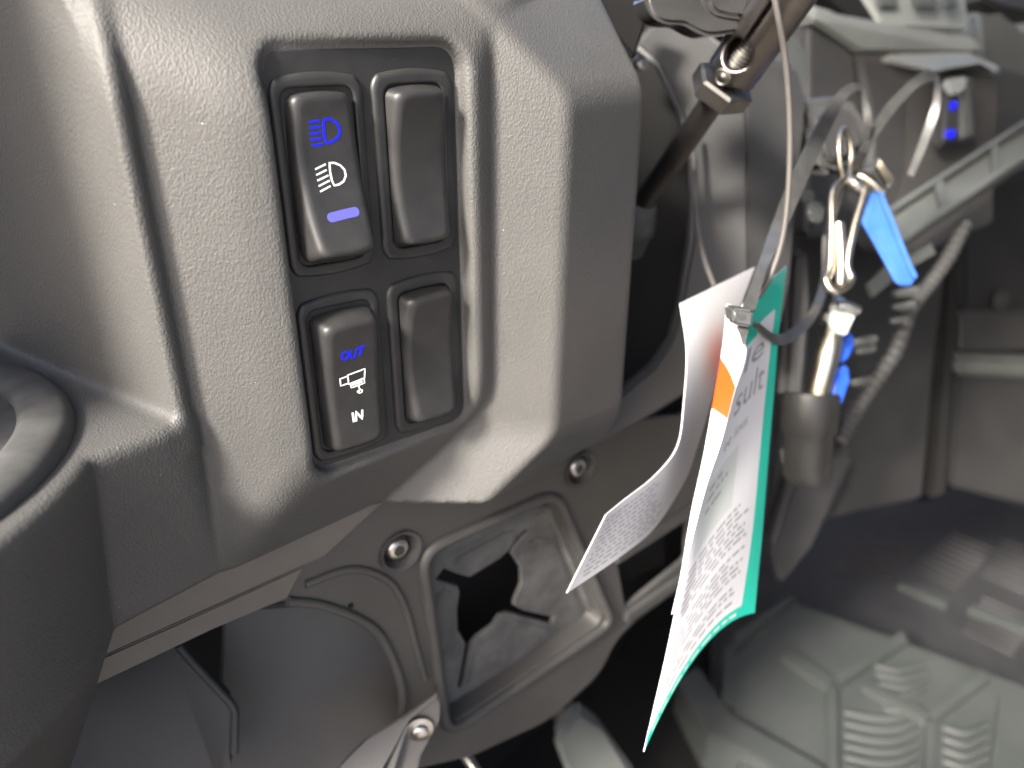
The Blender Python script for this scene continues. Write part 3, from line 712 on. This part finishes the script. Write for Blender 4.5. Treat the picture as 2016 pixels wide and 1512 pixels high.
# cord and cable ties
cord = tube('tag_cord', pp([(1520, -30, 236), (1533, 40, 240), (1545, 110, 246), (1553, 200, 252), (1555, 300, 257), (1550, 400, 261), (1538, 480, 264), (1516, 545, 266), (1492, 585, 266)]), 1.05, M['wire'], None, 10, 8)
tag(cord, 'thin grey cord hanging from the lever down to the green tag', 'cord')
cord2 = tube('tag_cord', pp([(1364, 240, 338), (1366, 320, 330), (1371, 420, 318), (1384, 500, 304), (1407, 566, 292)]), 1.1, M['wire'], None, 10, 8)
tag(cord2, 'thin grey cord in front of the column shroud, ending at the white tag', 'cord')
def ribbon(name, Lp, Rp, th, m, parent=None, n=8):
    A = smooth_path(pp(Lp), n); B = smooth_path(pp(Rp), n); T = np.gradient((A + B) / 2, axis=0); W = B - A; N = np.cross(T, W); N /= np.linalg.norm(N, axis=1)[:, None]
    if ((CAM - A) * N).sum(1).mean() < 0: N = -N
    k = len(A); V = []; F = []
    for i in range(k): V += [A[i] + N[i] * th / 2, B[i] + N[i] * th / 2, B[i] - N[i] * th / 2, A[i] - N[i] * th / 2]
    for i in range(k - 1):
        for q in range(4): q2 = (q + 1) % 4; F.append((i * 4 + q, i * 4 + q2, i * 4 + 4 + q2, i * 4 + 4 + q))
    F += [(3, 2, 1, 0), tuple((k - 1) * 4 + q for q in range(4))]
    o = mesh(name, V, F, m, parent, True, sharp=40)
    return o
zt = thing('cable_tie', 'large black cable tie looped through the green tag, its head on the tag', 'cable tie', D(1465, 625, 246))
def dz(P, ds): return [(p[0], p[1], d) for p, d in zip(P, np.interp(np.linspace(0, 1, len(P)), np.linspace(0, 1, len(ds)), ds))]
ribbon('strap', dz([(1456, 618), (1482, 549), (1501, 497), (1518, 445), (1555, 354), (1603, 255), (1638, 196), (1664, 169), (1688, 165), (1706, 186), (1716, 240), (1702, 310), (1668, 372), (1640, 452), (1633, 552), (1607, 626), (1566, 668), (1537, 679), (1512, 669), (1484, 642)],
                   [247, 258, 270, 283, 297, 310, 320, 326, 330, 333, 335, 345, 358, 362, 352, 325, 300, 284, 268, 253]),
       dz([(1486, 612), (1507, 538), (1530, 487), (1552, 440), (1584, 365), (1625, 272), (1662, 203), (1680, 182), (1692, 182), (1697, 196), (1700, 246), (1688, 304), (1655, 366), (1622, 452), (1616, 548), (1592, 614), (1556, 648), (1534, 658), (1516, 655), (1490, 634)],
          [248, 260, 272, 285, 299, 312, 321, 327, 332, 335, 337, 347, 360, 364, 354, 327, 302, 286, 270, 254]), 1.3, M['tie'], zt)
hd = [D(px, py, d) for px, py, d in [(1442, 606, 243), (1486, 612, 243), (1482, 646, 243), (1446, 640, 243)]]
prism('lock_head', hd, BACK * 6, M['tie'], zt, .9, 3)
prism('head_slot', [D(px, py, 242.6) for px, py in [(1452, 618), (1470, 621), (1468, 630), (1453, 627)]], BACK * .8, M['dark'], zt, .2)
ribbon('strap_tail', [(1453, 642, 247), (1458, 660, 246), (1462, 678, 246)], [(1474, 645, 247), (1470, 662, 246), (1464, 678, 246)], 1.2, M['tie'], zt, 4)
zt2 = thing('cable_tie', 'smaller arched black cable tie in front of the centre console', 'cable tie', D(1720, 262, 345))
ribbon('strap', dz([(1690, 300), (1713, 258), (1741, 210), (1775, 175), (1806, 148), (1828, 142), (1846, 150), (1851, 205), (1839, 250), (1820, 300), (1798, 350)], [338, 345, 352, 360, 366, 368, 366]),
       dz([(1706, 306), (1727, 268), (1761, 220), (1801, 178), (1824, 163), (1834, 162), (1836, 170), (1837, 200), (1824, 240), (1806, 290), (1786, 344)], [338, 345, 352, 361, 367, 370, 368]), 1.3, M['tie'], zt2)

# ------------------------------------------------------------------ ignition lock, keys, clip, tags, holster
ig = thing('ignition_lock', 'dark rounded ignition lock behind the large cable tie', 'lock', D(1640, 280, 385))
prism('lock_body', pp([(1572, 214, 380), (1600, 200, 382), (1676, 188, 388), (1706, 218, 388), (1722, 282, 386), (1706, 316, 382), (1648, 352, 378), (1622, 340, 376)]), BACK * 26, M['fine'], ig, 5, 4)
prism('lock_face', pp([(1600, 222, 376), (1670, 210, 380), (1694, 240, 381), (1700, 286, 379), (1650, 324, 374), (1628, 310, 373)]), BACK * 5, M['dark'], ig, 2, 3)
for (px, py, s, dd_) in ((1592, 388, 7, 360), (1608, 418, 9, 352)):
    hull('knob', [D(px, py, dd_) + s * np.array(v) for v in ((1, 0, .35), (-1, 0, .1), (.2, .8, .5), (0, -.5, -.6), (.6, .2, -.4), (-.5, .3, .6), (-.6, .1, -.5))], M['grey'], ig, 2, 3)
kr = thing('key_ring', 'brassy split ring hanging at the ignition lock', 'key ring', D(1655, 300, 350))
th_ = np.linspace(0, 2 * math.pi, 40, endpoint=False); kc = D(1664, 304, 348); Pk = [kc + 6.6 * math.cos(t) * RT * .72 + 11.5 * math.sin(t) * UP + 4.5 * math.cos(t) * FW for t in th_]
V, F = tube_vf(Pk, 1.35, 10, closed=True); mesh('ring', V, F, M['brass'], kr)
V, F = tube_vf([p + FW * 1.8 + RT * .8 for p in Pk], 1.2, 10, closed=True); mesh('ring', V, F, M['brass'], kr)
cl = thing('snap_clip', 'long brassy spring clip hanging from the split ring', 'clip', D(1670, 370, 345))
tube('clip_wire', pp([(1664, 352, 345), (1644, 372, 343), (1638, 400, 342), (1637, 470, 340), (1634, 530, 338), (1626, 552, 337), (1640, 572, 336), (1662, 566, 337), (1676, 548, 338), (1668, 520, 339), (1680, 455, 341), (1696, 400, 343), (1703, 372, 344), (1690, 350, 346)]), 1.9, M['brass'], cl, 10, 6)
tube('gate', pp([(1652, 440, 341), (1656, 500, 339), (1655, 560, 337)]), 2.3, M['steel'], cl, 12, 4)
tube('swivel', pp([(1672, 352, 346), (1682, 362, 345), (1700, 376, 345)]), [2.6, 3.6, 2.4], M['steel'], cl, 12, 4)
hk = thing('brass_hook', 'bent brassy hook beside the top of the spring clip', 'hook', D(1720, 350, 346))
ribbon('hook_plate', [(1694, 338, 348), (1712, 322, 348), (1728, 314, 348), (1742, 330, 347), (1757, 354, 346), (1748, 370, 346)], [(1700, 350, 348), (1716, 338, 348), (1726, 328, 348), (1732, 342, 347), (1742, 362, 346), (1736, 374, 346)], 2.2, M['brass'], hk, 5)
tube('hook_pin', pp([(1690, 345, 346), (1706, 352, 345), (1722, 366, 345), (1738, 376, 346)]), 2.6, M['brass'], hk, 10, 4)
kt = thing('blue_key_tag', 'pale blue plastic key tag hanging right of the spring clip', 'key tag', D(1728, 380, 345))
prism('tag_body', pp([(1718, 380, 345), (1737, 376, 346), (1752, 410, 345), (1794, 520, 340), (1809, 545, 339), (1796, 565, 338), (1768, 563, 337), (1724, 482, 339), (1698, 438, 341)]), np.array([2.6, 3.4, 0]), M['bluet'], kt, 1.0, 3)
prism('tag_rim', pp([(1730, 378, 343), (1738, 376, 343), (1796, 520, 337.5), (1809, 546, 336), (1801, 552, 336), (1788, 526, 337)]), np.array([2., 2.4, 0]), M['bluet'], kt, .6)
sk = thing('socket_holder', 'black cup holder clip holding a brassy metal plug below the keys', 'holder', D(1590, 940, 372))
lathe('holder_cup', D(1592, 850, 372), D(1598, 760, 372) - D(1590, 940, 372), [(8, -26), (11, -22), (11.5, -2), (13.2, 0), (14.0, 18), (12.8, 19), (12.2, 17), (11, 2), (1, 0)], M['holder'], sk, 36, 50)
prism('holder_stem', pp([(1552, 890, 378), (1606, 892, 378), (1600, 940, 376), (1560, 938, 376)]), BACK * 10, M['panel'], sk, 2)
prism('holder_back', pp([(1556, 500, 400), (1596, 490, 400), (1600, 600, 396), (1586, 790, 392), (1540, 790, 392)]), BACK * 8, M['dark'], sk, 3)
pg = thing('metal_plug', 'shiny brassy cylinder standing in the black holder', 'plug', D(1605, 775, 364))
lathe('plug_barrel', D(1604, 790, 364), D(1648, 630, 360) - D(1604, 790, 364), [(4.6, -2), (5.6, 0), (5.6, 24), (5.2, 26), (5.2, 30), (4.6, 31), (4.6, 36), (2, 37)], M['brass'], pg, 32, 40)
lathe('plug_end', D(1640, 640, 357), D(1650, 600, 357) - D(1640, 650, 357), [(5.0, 0), (6.2, 1), (6.2, 4), (4, 6), (4, 9), (5.2, 10), (3, 13), (.2, 14)], M['steel'], pg, 20, 40)
ck = thing('clear_key_head', 'cloudy translucent key head hanging over the metal plug', 'key', D(1665, 600, 350))
prism('key_head', pp([(1644, 612, 351), (1690, 600, 352), (1692, 612, 352), (1668, 664, 350), (1640, 656, 350), (1630, 632, 350)]), np.array([1.6, 3.0, .4]), M['clear'], ck, 1., 3)
tube('key_bar', pp([(1648, 600, 348), (1668, 602, 348), (1690, 612, 349)]), 2.2, M['steel'], ck, 12, 4)
bc = thing('blue_key_strap', 'bright blue strip hanging beside the metal plug', 'strap', D(1668, 660, 366))
prism('strap_piece', pp([(1672, 656, 366), (1684, 662, 366), (1684, 682, 366), (1672, 706, 365), (1656, 720, 365), (1648, 706, 365), (1654, 680, 366)]), np.array([2, 4, 0.]), M['blue'], bc, 1., 3)
prism('strap_piece', pp([(1650, 732, 366), (1672, 722, 366), (1675, 752, 366), (1658, 800, 365), (1640, 805, 365), (1641, 770, 365)]), np.array([2, 4, 0.]), M['blue'], bc, 1., 3)
hz = thing('wire_harness', 'grey corrugated wire harness running down behind the keys', 'hose', D(1700, 780, 420))
hp = smooth_path(pp([(1900, 440, 470), (1868, 505, 462), (1830, 560, 455), (1792, 610, 448), (1764, 690, 440), (1720, 755, 432), (1682, 815, 424), (1652, 872, 416)]), 14)
tube('hose', hp, 4.2 + .6 * np.sin(np.arange(len(hp)) * 1.9), M['fine'], hz, 14, sharp=80)
for q, s in (((1788, 575), 9), ((1784, 602), 8), ((1772, 630), 6), ((1706, 672), 9), ((1708, 690), 7), ((1700, 752), 8), ((1640, 872), 6)):
    c = D(*q, 428); hull('connector', [c + s * (a * RT * .9 + b * UP * .6 + e * FW) for a, b, e in ((1, .7, 0), (-1, .1, 0), (-.8, -.7, 0), (1, 0, 0), (.8, .8, 1), (-1, 0, 1), (.7, -.3, 1))], M['grey'], hz, 2, 3)
ribbon('clip_band', [(1706, 560, 440), (1760, 512, 446), (1830, 480, 452)], [(1716, 585, 440), (1772, 540, 446), (1838, 500, 452)], 3, M['grey'], hz, 5)

# ------------------------------------------------------------------ centre console far right
UPW = np.array([0, 0, 1.]); 
co = thing('centre_console', 'blurred grey green centre console with stepped ledges and a switch hood', 'console', D(1800, 420, 560))
prism('instrument_top', pp([(1679, -40, 560), (1905, -40, 580), (1911, 62, 560), (1738, 55, 545)]), BACK * 60, M['greyl'], co, 3, 3)
for a in ((1720, 1766), (1790, 1842), (1850, 1884)):
    prism('top_notch', pp([(a[0], -40, 552), (a[1], -40, 556), (a[1] + 6, 14, 549), (a[0] + 12, 16, 545)]), BACK * 4, M['grey'], co, 2)
prism('upper_ledge', pp([(1598, 8, 500), (1640, 20, 510), (1727, 66, 538), (1911, 68, 552), (1950, 100, 556), (1912, 99, 548), (1690, 102, 530), (1600, 40, 498)]), BACK * 50, M['greyl'], co, 2.5, 3)
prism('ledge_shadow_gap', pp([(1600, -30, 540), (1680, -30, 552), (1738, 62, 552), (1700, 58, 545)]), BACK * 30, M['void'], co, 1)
prism('left_face', pp([(1588, 40, 506), (1686, 102, 528), (1690, 210, 522), (1716, 300, 512), (1700, 470, 500), (1588, 470, 480)]), BACK * 40, M['fine'], co, 4, 3)
prism('front_face', pp([(1686, 100, 530), (1760, 100, 540), (1914, 98, 552), (1972, 132, 560), (1960, 440, 530), (1780, 520, 500), (1690, 480, 496), (1712, 260, 514)]), BACK * 40, M['panel'], co, 3, 3)
prism('front_cheek', pp([(1692, 108, 526), (1748, 122, 534), (1790, 160, 534), (1784, 330, 518), (1752, 460, 500), (1700, 440, 496), (1718, 262, 510)]), BACK * 14, M['fine'], co, 3, 3)
prism('switch_hood', pp([(1746, 121, 526), (1755, 106, 530), (1913, 102, 544), (1973, 131, 552), (1966, 150, 546), (1926, 132, 534), (1846, 142, 522)]), BACK * 26, M['greyl'], co, 2.5, 3)
prism('side_face', pp([(1962, 146, 556), (1974, 132, 562), (2060, 160, 600), (2060, 330, 580), (1948, 300, 545)]), BACK * 60, M['fine'], co, 3)
prism('far_panel', pp([(1918, 20, 640), (1960, 30, 640), (2016, 56, 650), (2060, 90, 660), (2060, 300, 640), (1960, 260, 620), (1944, 120, 620)]), BACK * 60, M['grey'], co, 5, 3)
prism('far_top', pp([(1915, -40, 660), (2080, -40, 690), (2080, 40, 670), (1986, 20, 655), (1930, -6, 650)]), BACK * 60, M['dark'], co, 4)
cs = thing('console_switch', 'blurred console switch with two small blue lights under the hood', 'switch', D(1885, 290, 520))
prism('switch_bezel', pp([(1852, 165, 520), (1918, 150, 526), (1926, 272, 516), (1850, 290, 508)]), BACK * 8, M['fine'], cs, 2, 3)
prism('switch_rocker', pp([(1862, 178, 514), (1888, 172, 516), (1890, 276, 508), (1856, 282, 505)]), BACK * 8, M['dark'], cs, 2, 3)
prism('switch_rocker', pp([(1893, 172, 516), (1914, 166, 519), (1919, 268, 512), (1894, 276, 508)]), BACK * 8, M['grey'], cs, 2, 3)
prism('switch_cap', pp([(1862, 158, 512), (1910, 150, 515), (1904, 178, 512), (1884, 190, 508), (1868, 182, 508)]), BACK * 6, M['greyl'], cs, 2, 3)
prism('blue_light', pp([(1878, 200, 510), (1889, 199, 511), (1884, 216, 510), (1874, 216, 509)]), BACK * 6, M['blueon'], cs, 1)
lathe('blue_light', D(1874, 264, 504.5), -BACK, [(2.9, -3), (2.9, .2), (2, .9), (.2, 1.0)], M['blueon'], cs, 20)

gh = thing('grab_handle', 'grey moulded bar with recessed pockets crossing the right edge', 'handle', D(1900, 360, 460))
def lerp(a, b, t): return tuple(np.array(a) * (1 - t) + np.array(b) * t)
T0, T1, B0, B1_ = (1738, 414, 446), (2090, 186, 506), (1764, 484, 424), (2090, 262, 480)
bn = np.cross(D(*T1) - D(*T0), D(*B0) - D(*T0)); bn /= np.linalg.norm(bn); bn = bn if bn @ FW > 0 else -bn
def q_(u, v): return D(*lerp(lerp(T0, T1, u), lerp(B0, B1_, u), v))
prism('bar_back', [q_(0, .02) + bn * 5.5, q_(1, .02) + bn * 5.5, q_(1, .98) + bn * 5.5, q_(0, .98) + bn * 5.5], bn * 4, M['grey'], gh, .8, 2)
def bweb(name, *uv): prism(name, [q_(*k) for k in uv], bn * 8, M['grey'], gh, .9, 3)
bweb('bar_flange', (0, 0), (1, 0), (1, .17), (0, .17)); bweb('bar_flange', (0, .80), (1, .80), (1, 1), (0, 1))
for u, w_ in ((0, .05), (.285, .05), (.60, .045), (.93, .06)): bweb('bar_web', (u, .14), (u + w_, .14), (u + w_ * .6, .84), (u - .0, .84))

# ------------------------------------------------------------------ right hand side, floor, firewall
sw = thing('side_wall', 'blurred grey footwell side wall with a pale step at the right edge', 'panel', D(1960, 900, 720))
prism('upper_panel', pp([(1896, 380, 720), (2120, 300, 760), (2120, 612, 740), (1896, 612, 700)]), BACK * 20, M['wall'], sw, 4)
prism('wall_step', pp([(1896, 612, 696), (2120, 606, 730), (2120, 690, 728), (1892, 694, 694)]), BACK * 20, M['dark'], sw, 4, 3)
prism('pale_ledge', pp([(1888, 700, 690), (2120, 710, 724), (2120, 752, 716), (1886, 740, 684)]), BACK * 30, M['grey'], sw, 5, 3)
prism('lower_panel', pp([(1886, 738, 688), (2120, 748, 720), (2120, 1020, 720), (1872, 960, 690)]), BACK * 20, M['wall'], sw, 4)
lathe('plug_button', D(1970, 590, 698), -BACK, [(9, -2), (9, 2), (5, 3), (4, 1), (.2, .8)], M['dark'], sw, 28, 40)
po = prism('door_post', pp([(1866, 360, 640), (1908, 350, 640), (1884, 700, 640), (1868, 980, 640), (1826, 985, 640), (1852, 660, 640)]), BACK * 30, M['void'], None, 4)
tag(po, 'black upright post in front of the footwell side wall', 'post')
kp = thing('knee_panel', 'dark brown kick panel behind the keys and wire harness', 'panel', D(1760, 900, 600))
prism('panel_face', pp([(1560, 420, 560), (1880, 420, 600), (1846, 700, 600), (1822, 985, 600), (1700, 1010, 590), (1500, 1060, 560), (1540, 700, 560)]), BACK * 20, M['wall'], kp, 4)
prism('lower_brace', pp([(1520, 1080, 545), (1560, 940, 550), (1660, 880, 560), (1690, 900, 560), (1600, 1080, 560), (1540, 1160, 550)]), BACK * 12, M['dark'], kp, 4, 3)

ZF = -612.0
fl = thing('floor_mat', 'dark ribbed rubber floor mat at the lower right', 'floor mat', Zp(1800, 1150, ZF))
fp = [Zp(*p, ZF) for p in [(1480, 1010), (1660, 975), (1826, 985), (1880, 955), (2120, 1010), (2120, 1600), (1400, 1600), (1400, 1200)]]
prism('mat_base', fp, (0, 0, -14), M['mat'], fl, 2)
def grooves(name, a, b, c, d, n, parent, m, h=3., wd=.42, z=ZF):
    """n raised ribs filling the quad a-b (first rib) to d-c (last rib)"""
    A, B, C2, D2 = (np.array(Zp(*p, z)) for p in (a, b, c, d))
    base = None
    for k in range(n):
        t0, t1 = k / n, (k + wd) / n
        P = [A + (D2 - A) * t0, B + (C2 - B) * t0, B + (C2 - B) * t1, A + (D2 - A) * t1]
        prism(name, [p + np.array([0, 0, h]) for p in P], (0, 0, -h - .5), m, parent, .7, 1)
grooves('rib', (1880, 1050), (1960, 1082), (1880, 1170), (1790, 1122), 9, fl, M['mat'])
grooves('rib', (1975, 1060), (2060, 1095), (2020, 1180), (1930, 1140), 7, fl, M['mat'])
grooves('rib', (1935, 1175), (2040, 1220), (1990, 1300), (1890, 1250), 7, fl, M['mat'])
grooves('rib', (1690, 1060), (1800, 1085), (1750, 1150), (1640, 1120), 7, fl, M['mat'])
prism('ridge', [q + np.array([0, 0, 7.]) for q in (Zp(1770, 1150, ZF), Zp(1868, 1190, ZF), Zp(1862, 1202, ZF), Zp(1764, 1160, ZF))], (0, 0, -8), M['tray'], fl, 1.5)
prism('ridge', [q + np.array([0, 0, 7.]) for q in (Zp(1908, 1196, ZF), Zp(2060, 1250, ZF), Zp(2056, 1266, ZF), Zp(1904, 1210, ZF))], (0, 0, -8), M['tray'], fl, 1.5)

ZT = -540.0
ft = thing('foot_tray', 'pale grey rubber foot tray with raised Y shaped ribs at bottom right', 'tray', Zp(1700, 1400, ZT))
def zt_(px, py, dz_=0): return Zp(px, py, ZT) + np.array([0, 0, dz_])
prism('tray_base', [zt_(*p) for p in [(1552, 1178), (2120, 1385), (2120, 1640), (1500, 1640), (1434, 1424), (1440, 1290)]], (0, 0, -30), M['tray'], ft, 3, 3)
prism('front_curb', [zt_(*p, 9) for p in [(1432, 1408), (1444, 1424), (1600, 1512), (1760, 1620), (1700, 1650), (1500, 1514), (1388, 1456)]], (0, 0, -44), M['tray'], ft, 1.6, 2)
prism('side_curb', [zt_(*p, 4) for p in [(1330, 1345), (1372, 1316), (1440, 1410), (1392, 1462)]], (0, 0, -40), M['tray'], ft, 1.6, 2)
prism('back_curb', [zt_(*p, 5) for p in [(1440, 1258), (1552, 1176), (1566, 1184), (1446, 1284)]], (0, 0, -30), M['tray'], ft, 1.2, 2)
prism('left_curb', [zt_(*p, 4) for p in [(1424, 1282), (1446, 1268), (1444, 1400), (1420, 1380)]], (0, 0, -30), M['tray'], ft, 1.2, 2)
def yrib(pts, wpx, h=7):
    (x0, y0), (x1, y1) = pts; a, b = np.array([x0, y0], float), np.array([x1, y1], float); n_ = np.array([-(b - a)[1], (b - a)[0]]); n_ /= np.linalg.norm(n_); n_ *= wpx / 2
    prism('y_rib', [zt_(*q, h) for q in (a + n_, b + n_, b - n_, a - n_)], (0, 0, -h - 1), M['tray'], ft, 1.2, 2)
for P, wd in ((((1636, 1360), (1640, 1640)), 22), (((1644, 1348), (1780, 1262)), 26), (((1636, 1356), (1540, 1290)), 24), (((1830, 1420), (1940, 1335)), 26), (((1830, 1430), (1824, 1640)), 22), (((1826, 1424), (1700, 1352)), 20), (((1972, 1380), (1940, 1640)), 16)): yrib(P, wd)
for k in range(6):
    y0 = 1390 + k * 22; P = [(1662, y0 + 14), (1720, y0 + 26), (1770, y0 + 24), (1806, y0 + 8)]
    tube('tread', [zt_(*q, 1.0) for q in P], 3.0, M['tray'], ft, 8, 4)
for k in range(6):
    y0 = 1300 + k * 17; P = [(1720 + k * 4, y0 + 12), (1770 + k * 4, y0 + 22), (1830 - k * 3, y0 + 6)]
    tube('tread', [zt_(*q, 1.0) for q in P], 2.6, M['tray'], ft, 8, 4)
for k in range(5):
    y0 = 1430 + k * 22; P = [(1856, y0 + 4), (1900, y0 + 16), (1944, y0 - 2)]
    tube('tread', [zt_(*q, 1.0) for q in P], 2.8, M['tray'], ft, 8, 4)

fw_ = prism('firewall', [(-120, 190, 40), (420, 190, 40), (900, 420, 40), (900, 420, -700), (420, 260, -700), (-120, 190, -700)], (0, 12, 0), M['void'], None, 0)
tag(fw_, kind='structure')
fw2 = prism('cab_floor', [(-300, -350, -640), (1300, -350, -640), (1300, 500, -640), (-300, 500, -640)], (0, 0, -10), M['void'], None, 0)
tag(fw2, kind='structure')
fw3 = prism('far_cab_wall', [(905, -300, 300), (1300, 700, 300), (1300, 700, -700), (905, -300, -700)], (12, -4, 0), M['dark'], None, 0)
tag(fw3, kind='structure')
wp = prism('left_shade_block', [(-190, 0, -260), (-150, 0, -260), (-150, 0, 300), (-190, 0, 300)], (0, 166, 0), M['fine'], None, 6, 3)  # unseen block added left of the dash to shade the cup-holder wall
tag(wp, kind='structure')
gr = mesh('ground', [(-6e4, -6e4, -1000), (6e4, -6e4, -1000), (6e4, 6e4, -1000), (-6e4, 6e4, -1000)], [(0, 1, 2, 3)], M['ground'], None, False)
tag(gr, kind='structure')
cw = prism('low_sun_block', [(-250, -420, -660), (-250, 190, -660), (-250, 190, -180), (-250, -420, -180)], (-14, 0, 0), M['fine'], None, 4)  # added slab out of view; keeps low sun off floor and footwell
tag(cw, kind='structure')
rf = prism('cab_roof_shade', [(-280, -820, 470), (1340, -820, 470), (1340, 60, 500), (-280, 60, 500)], (0, 0, 30), M['dark'], None, 8)  # roof added out of view to darken the right background
tag(rf, kind='structure')
se = prism('front_light_block', [(170, -540, -640), (1280, -540, -640), (1280, -620, 300), (170, -620, 300)], (0, -90, 0), M['greyl'], None, 30, 4)  # added slab out of view; cuts front light, pale face bounces some fill
tag(se, kind='structure')
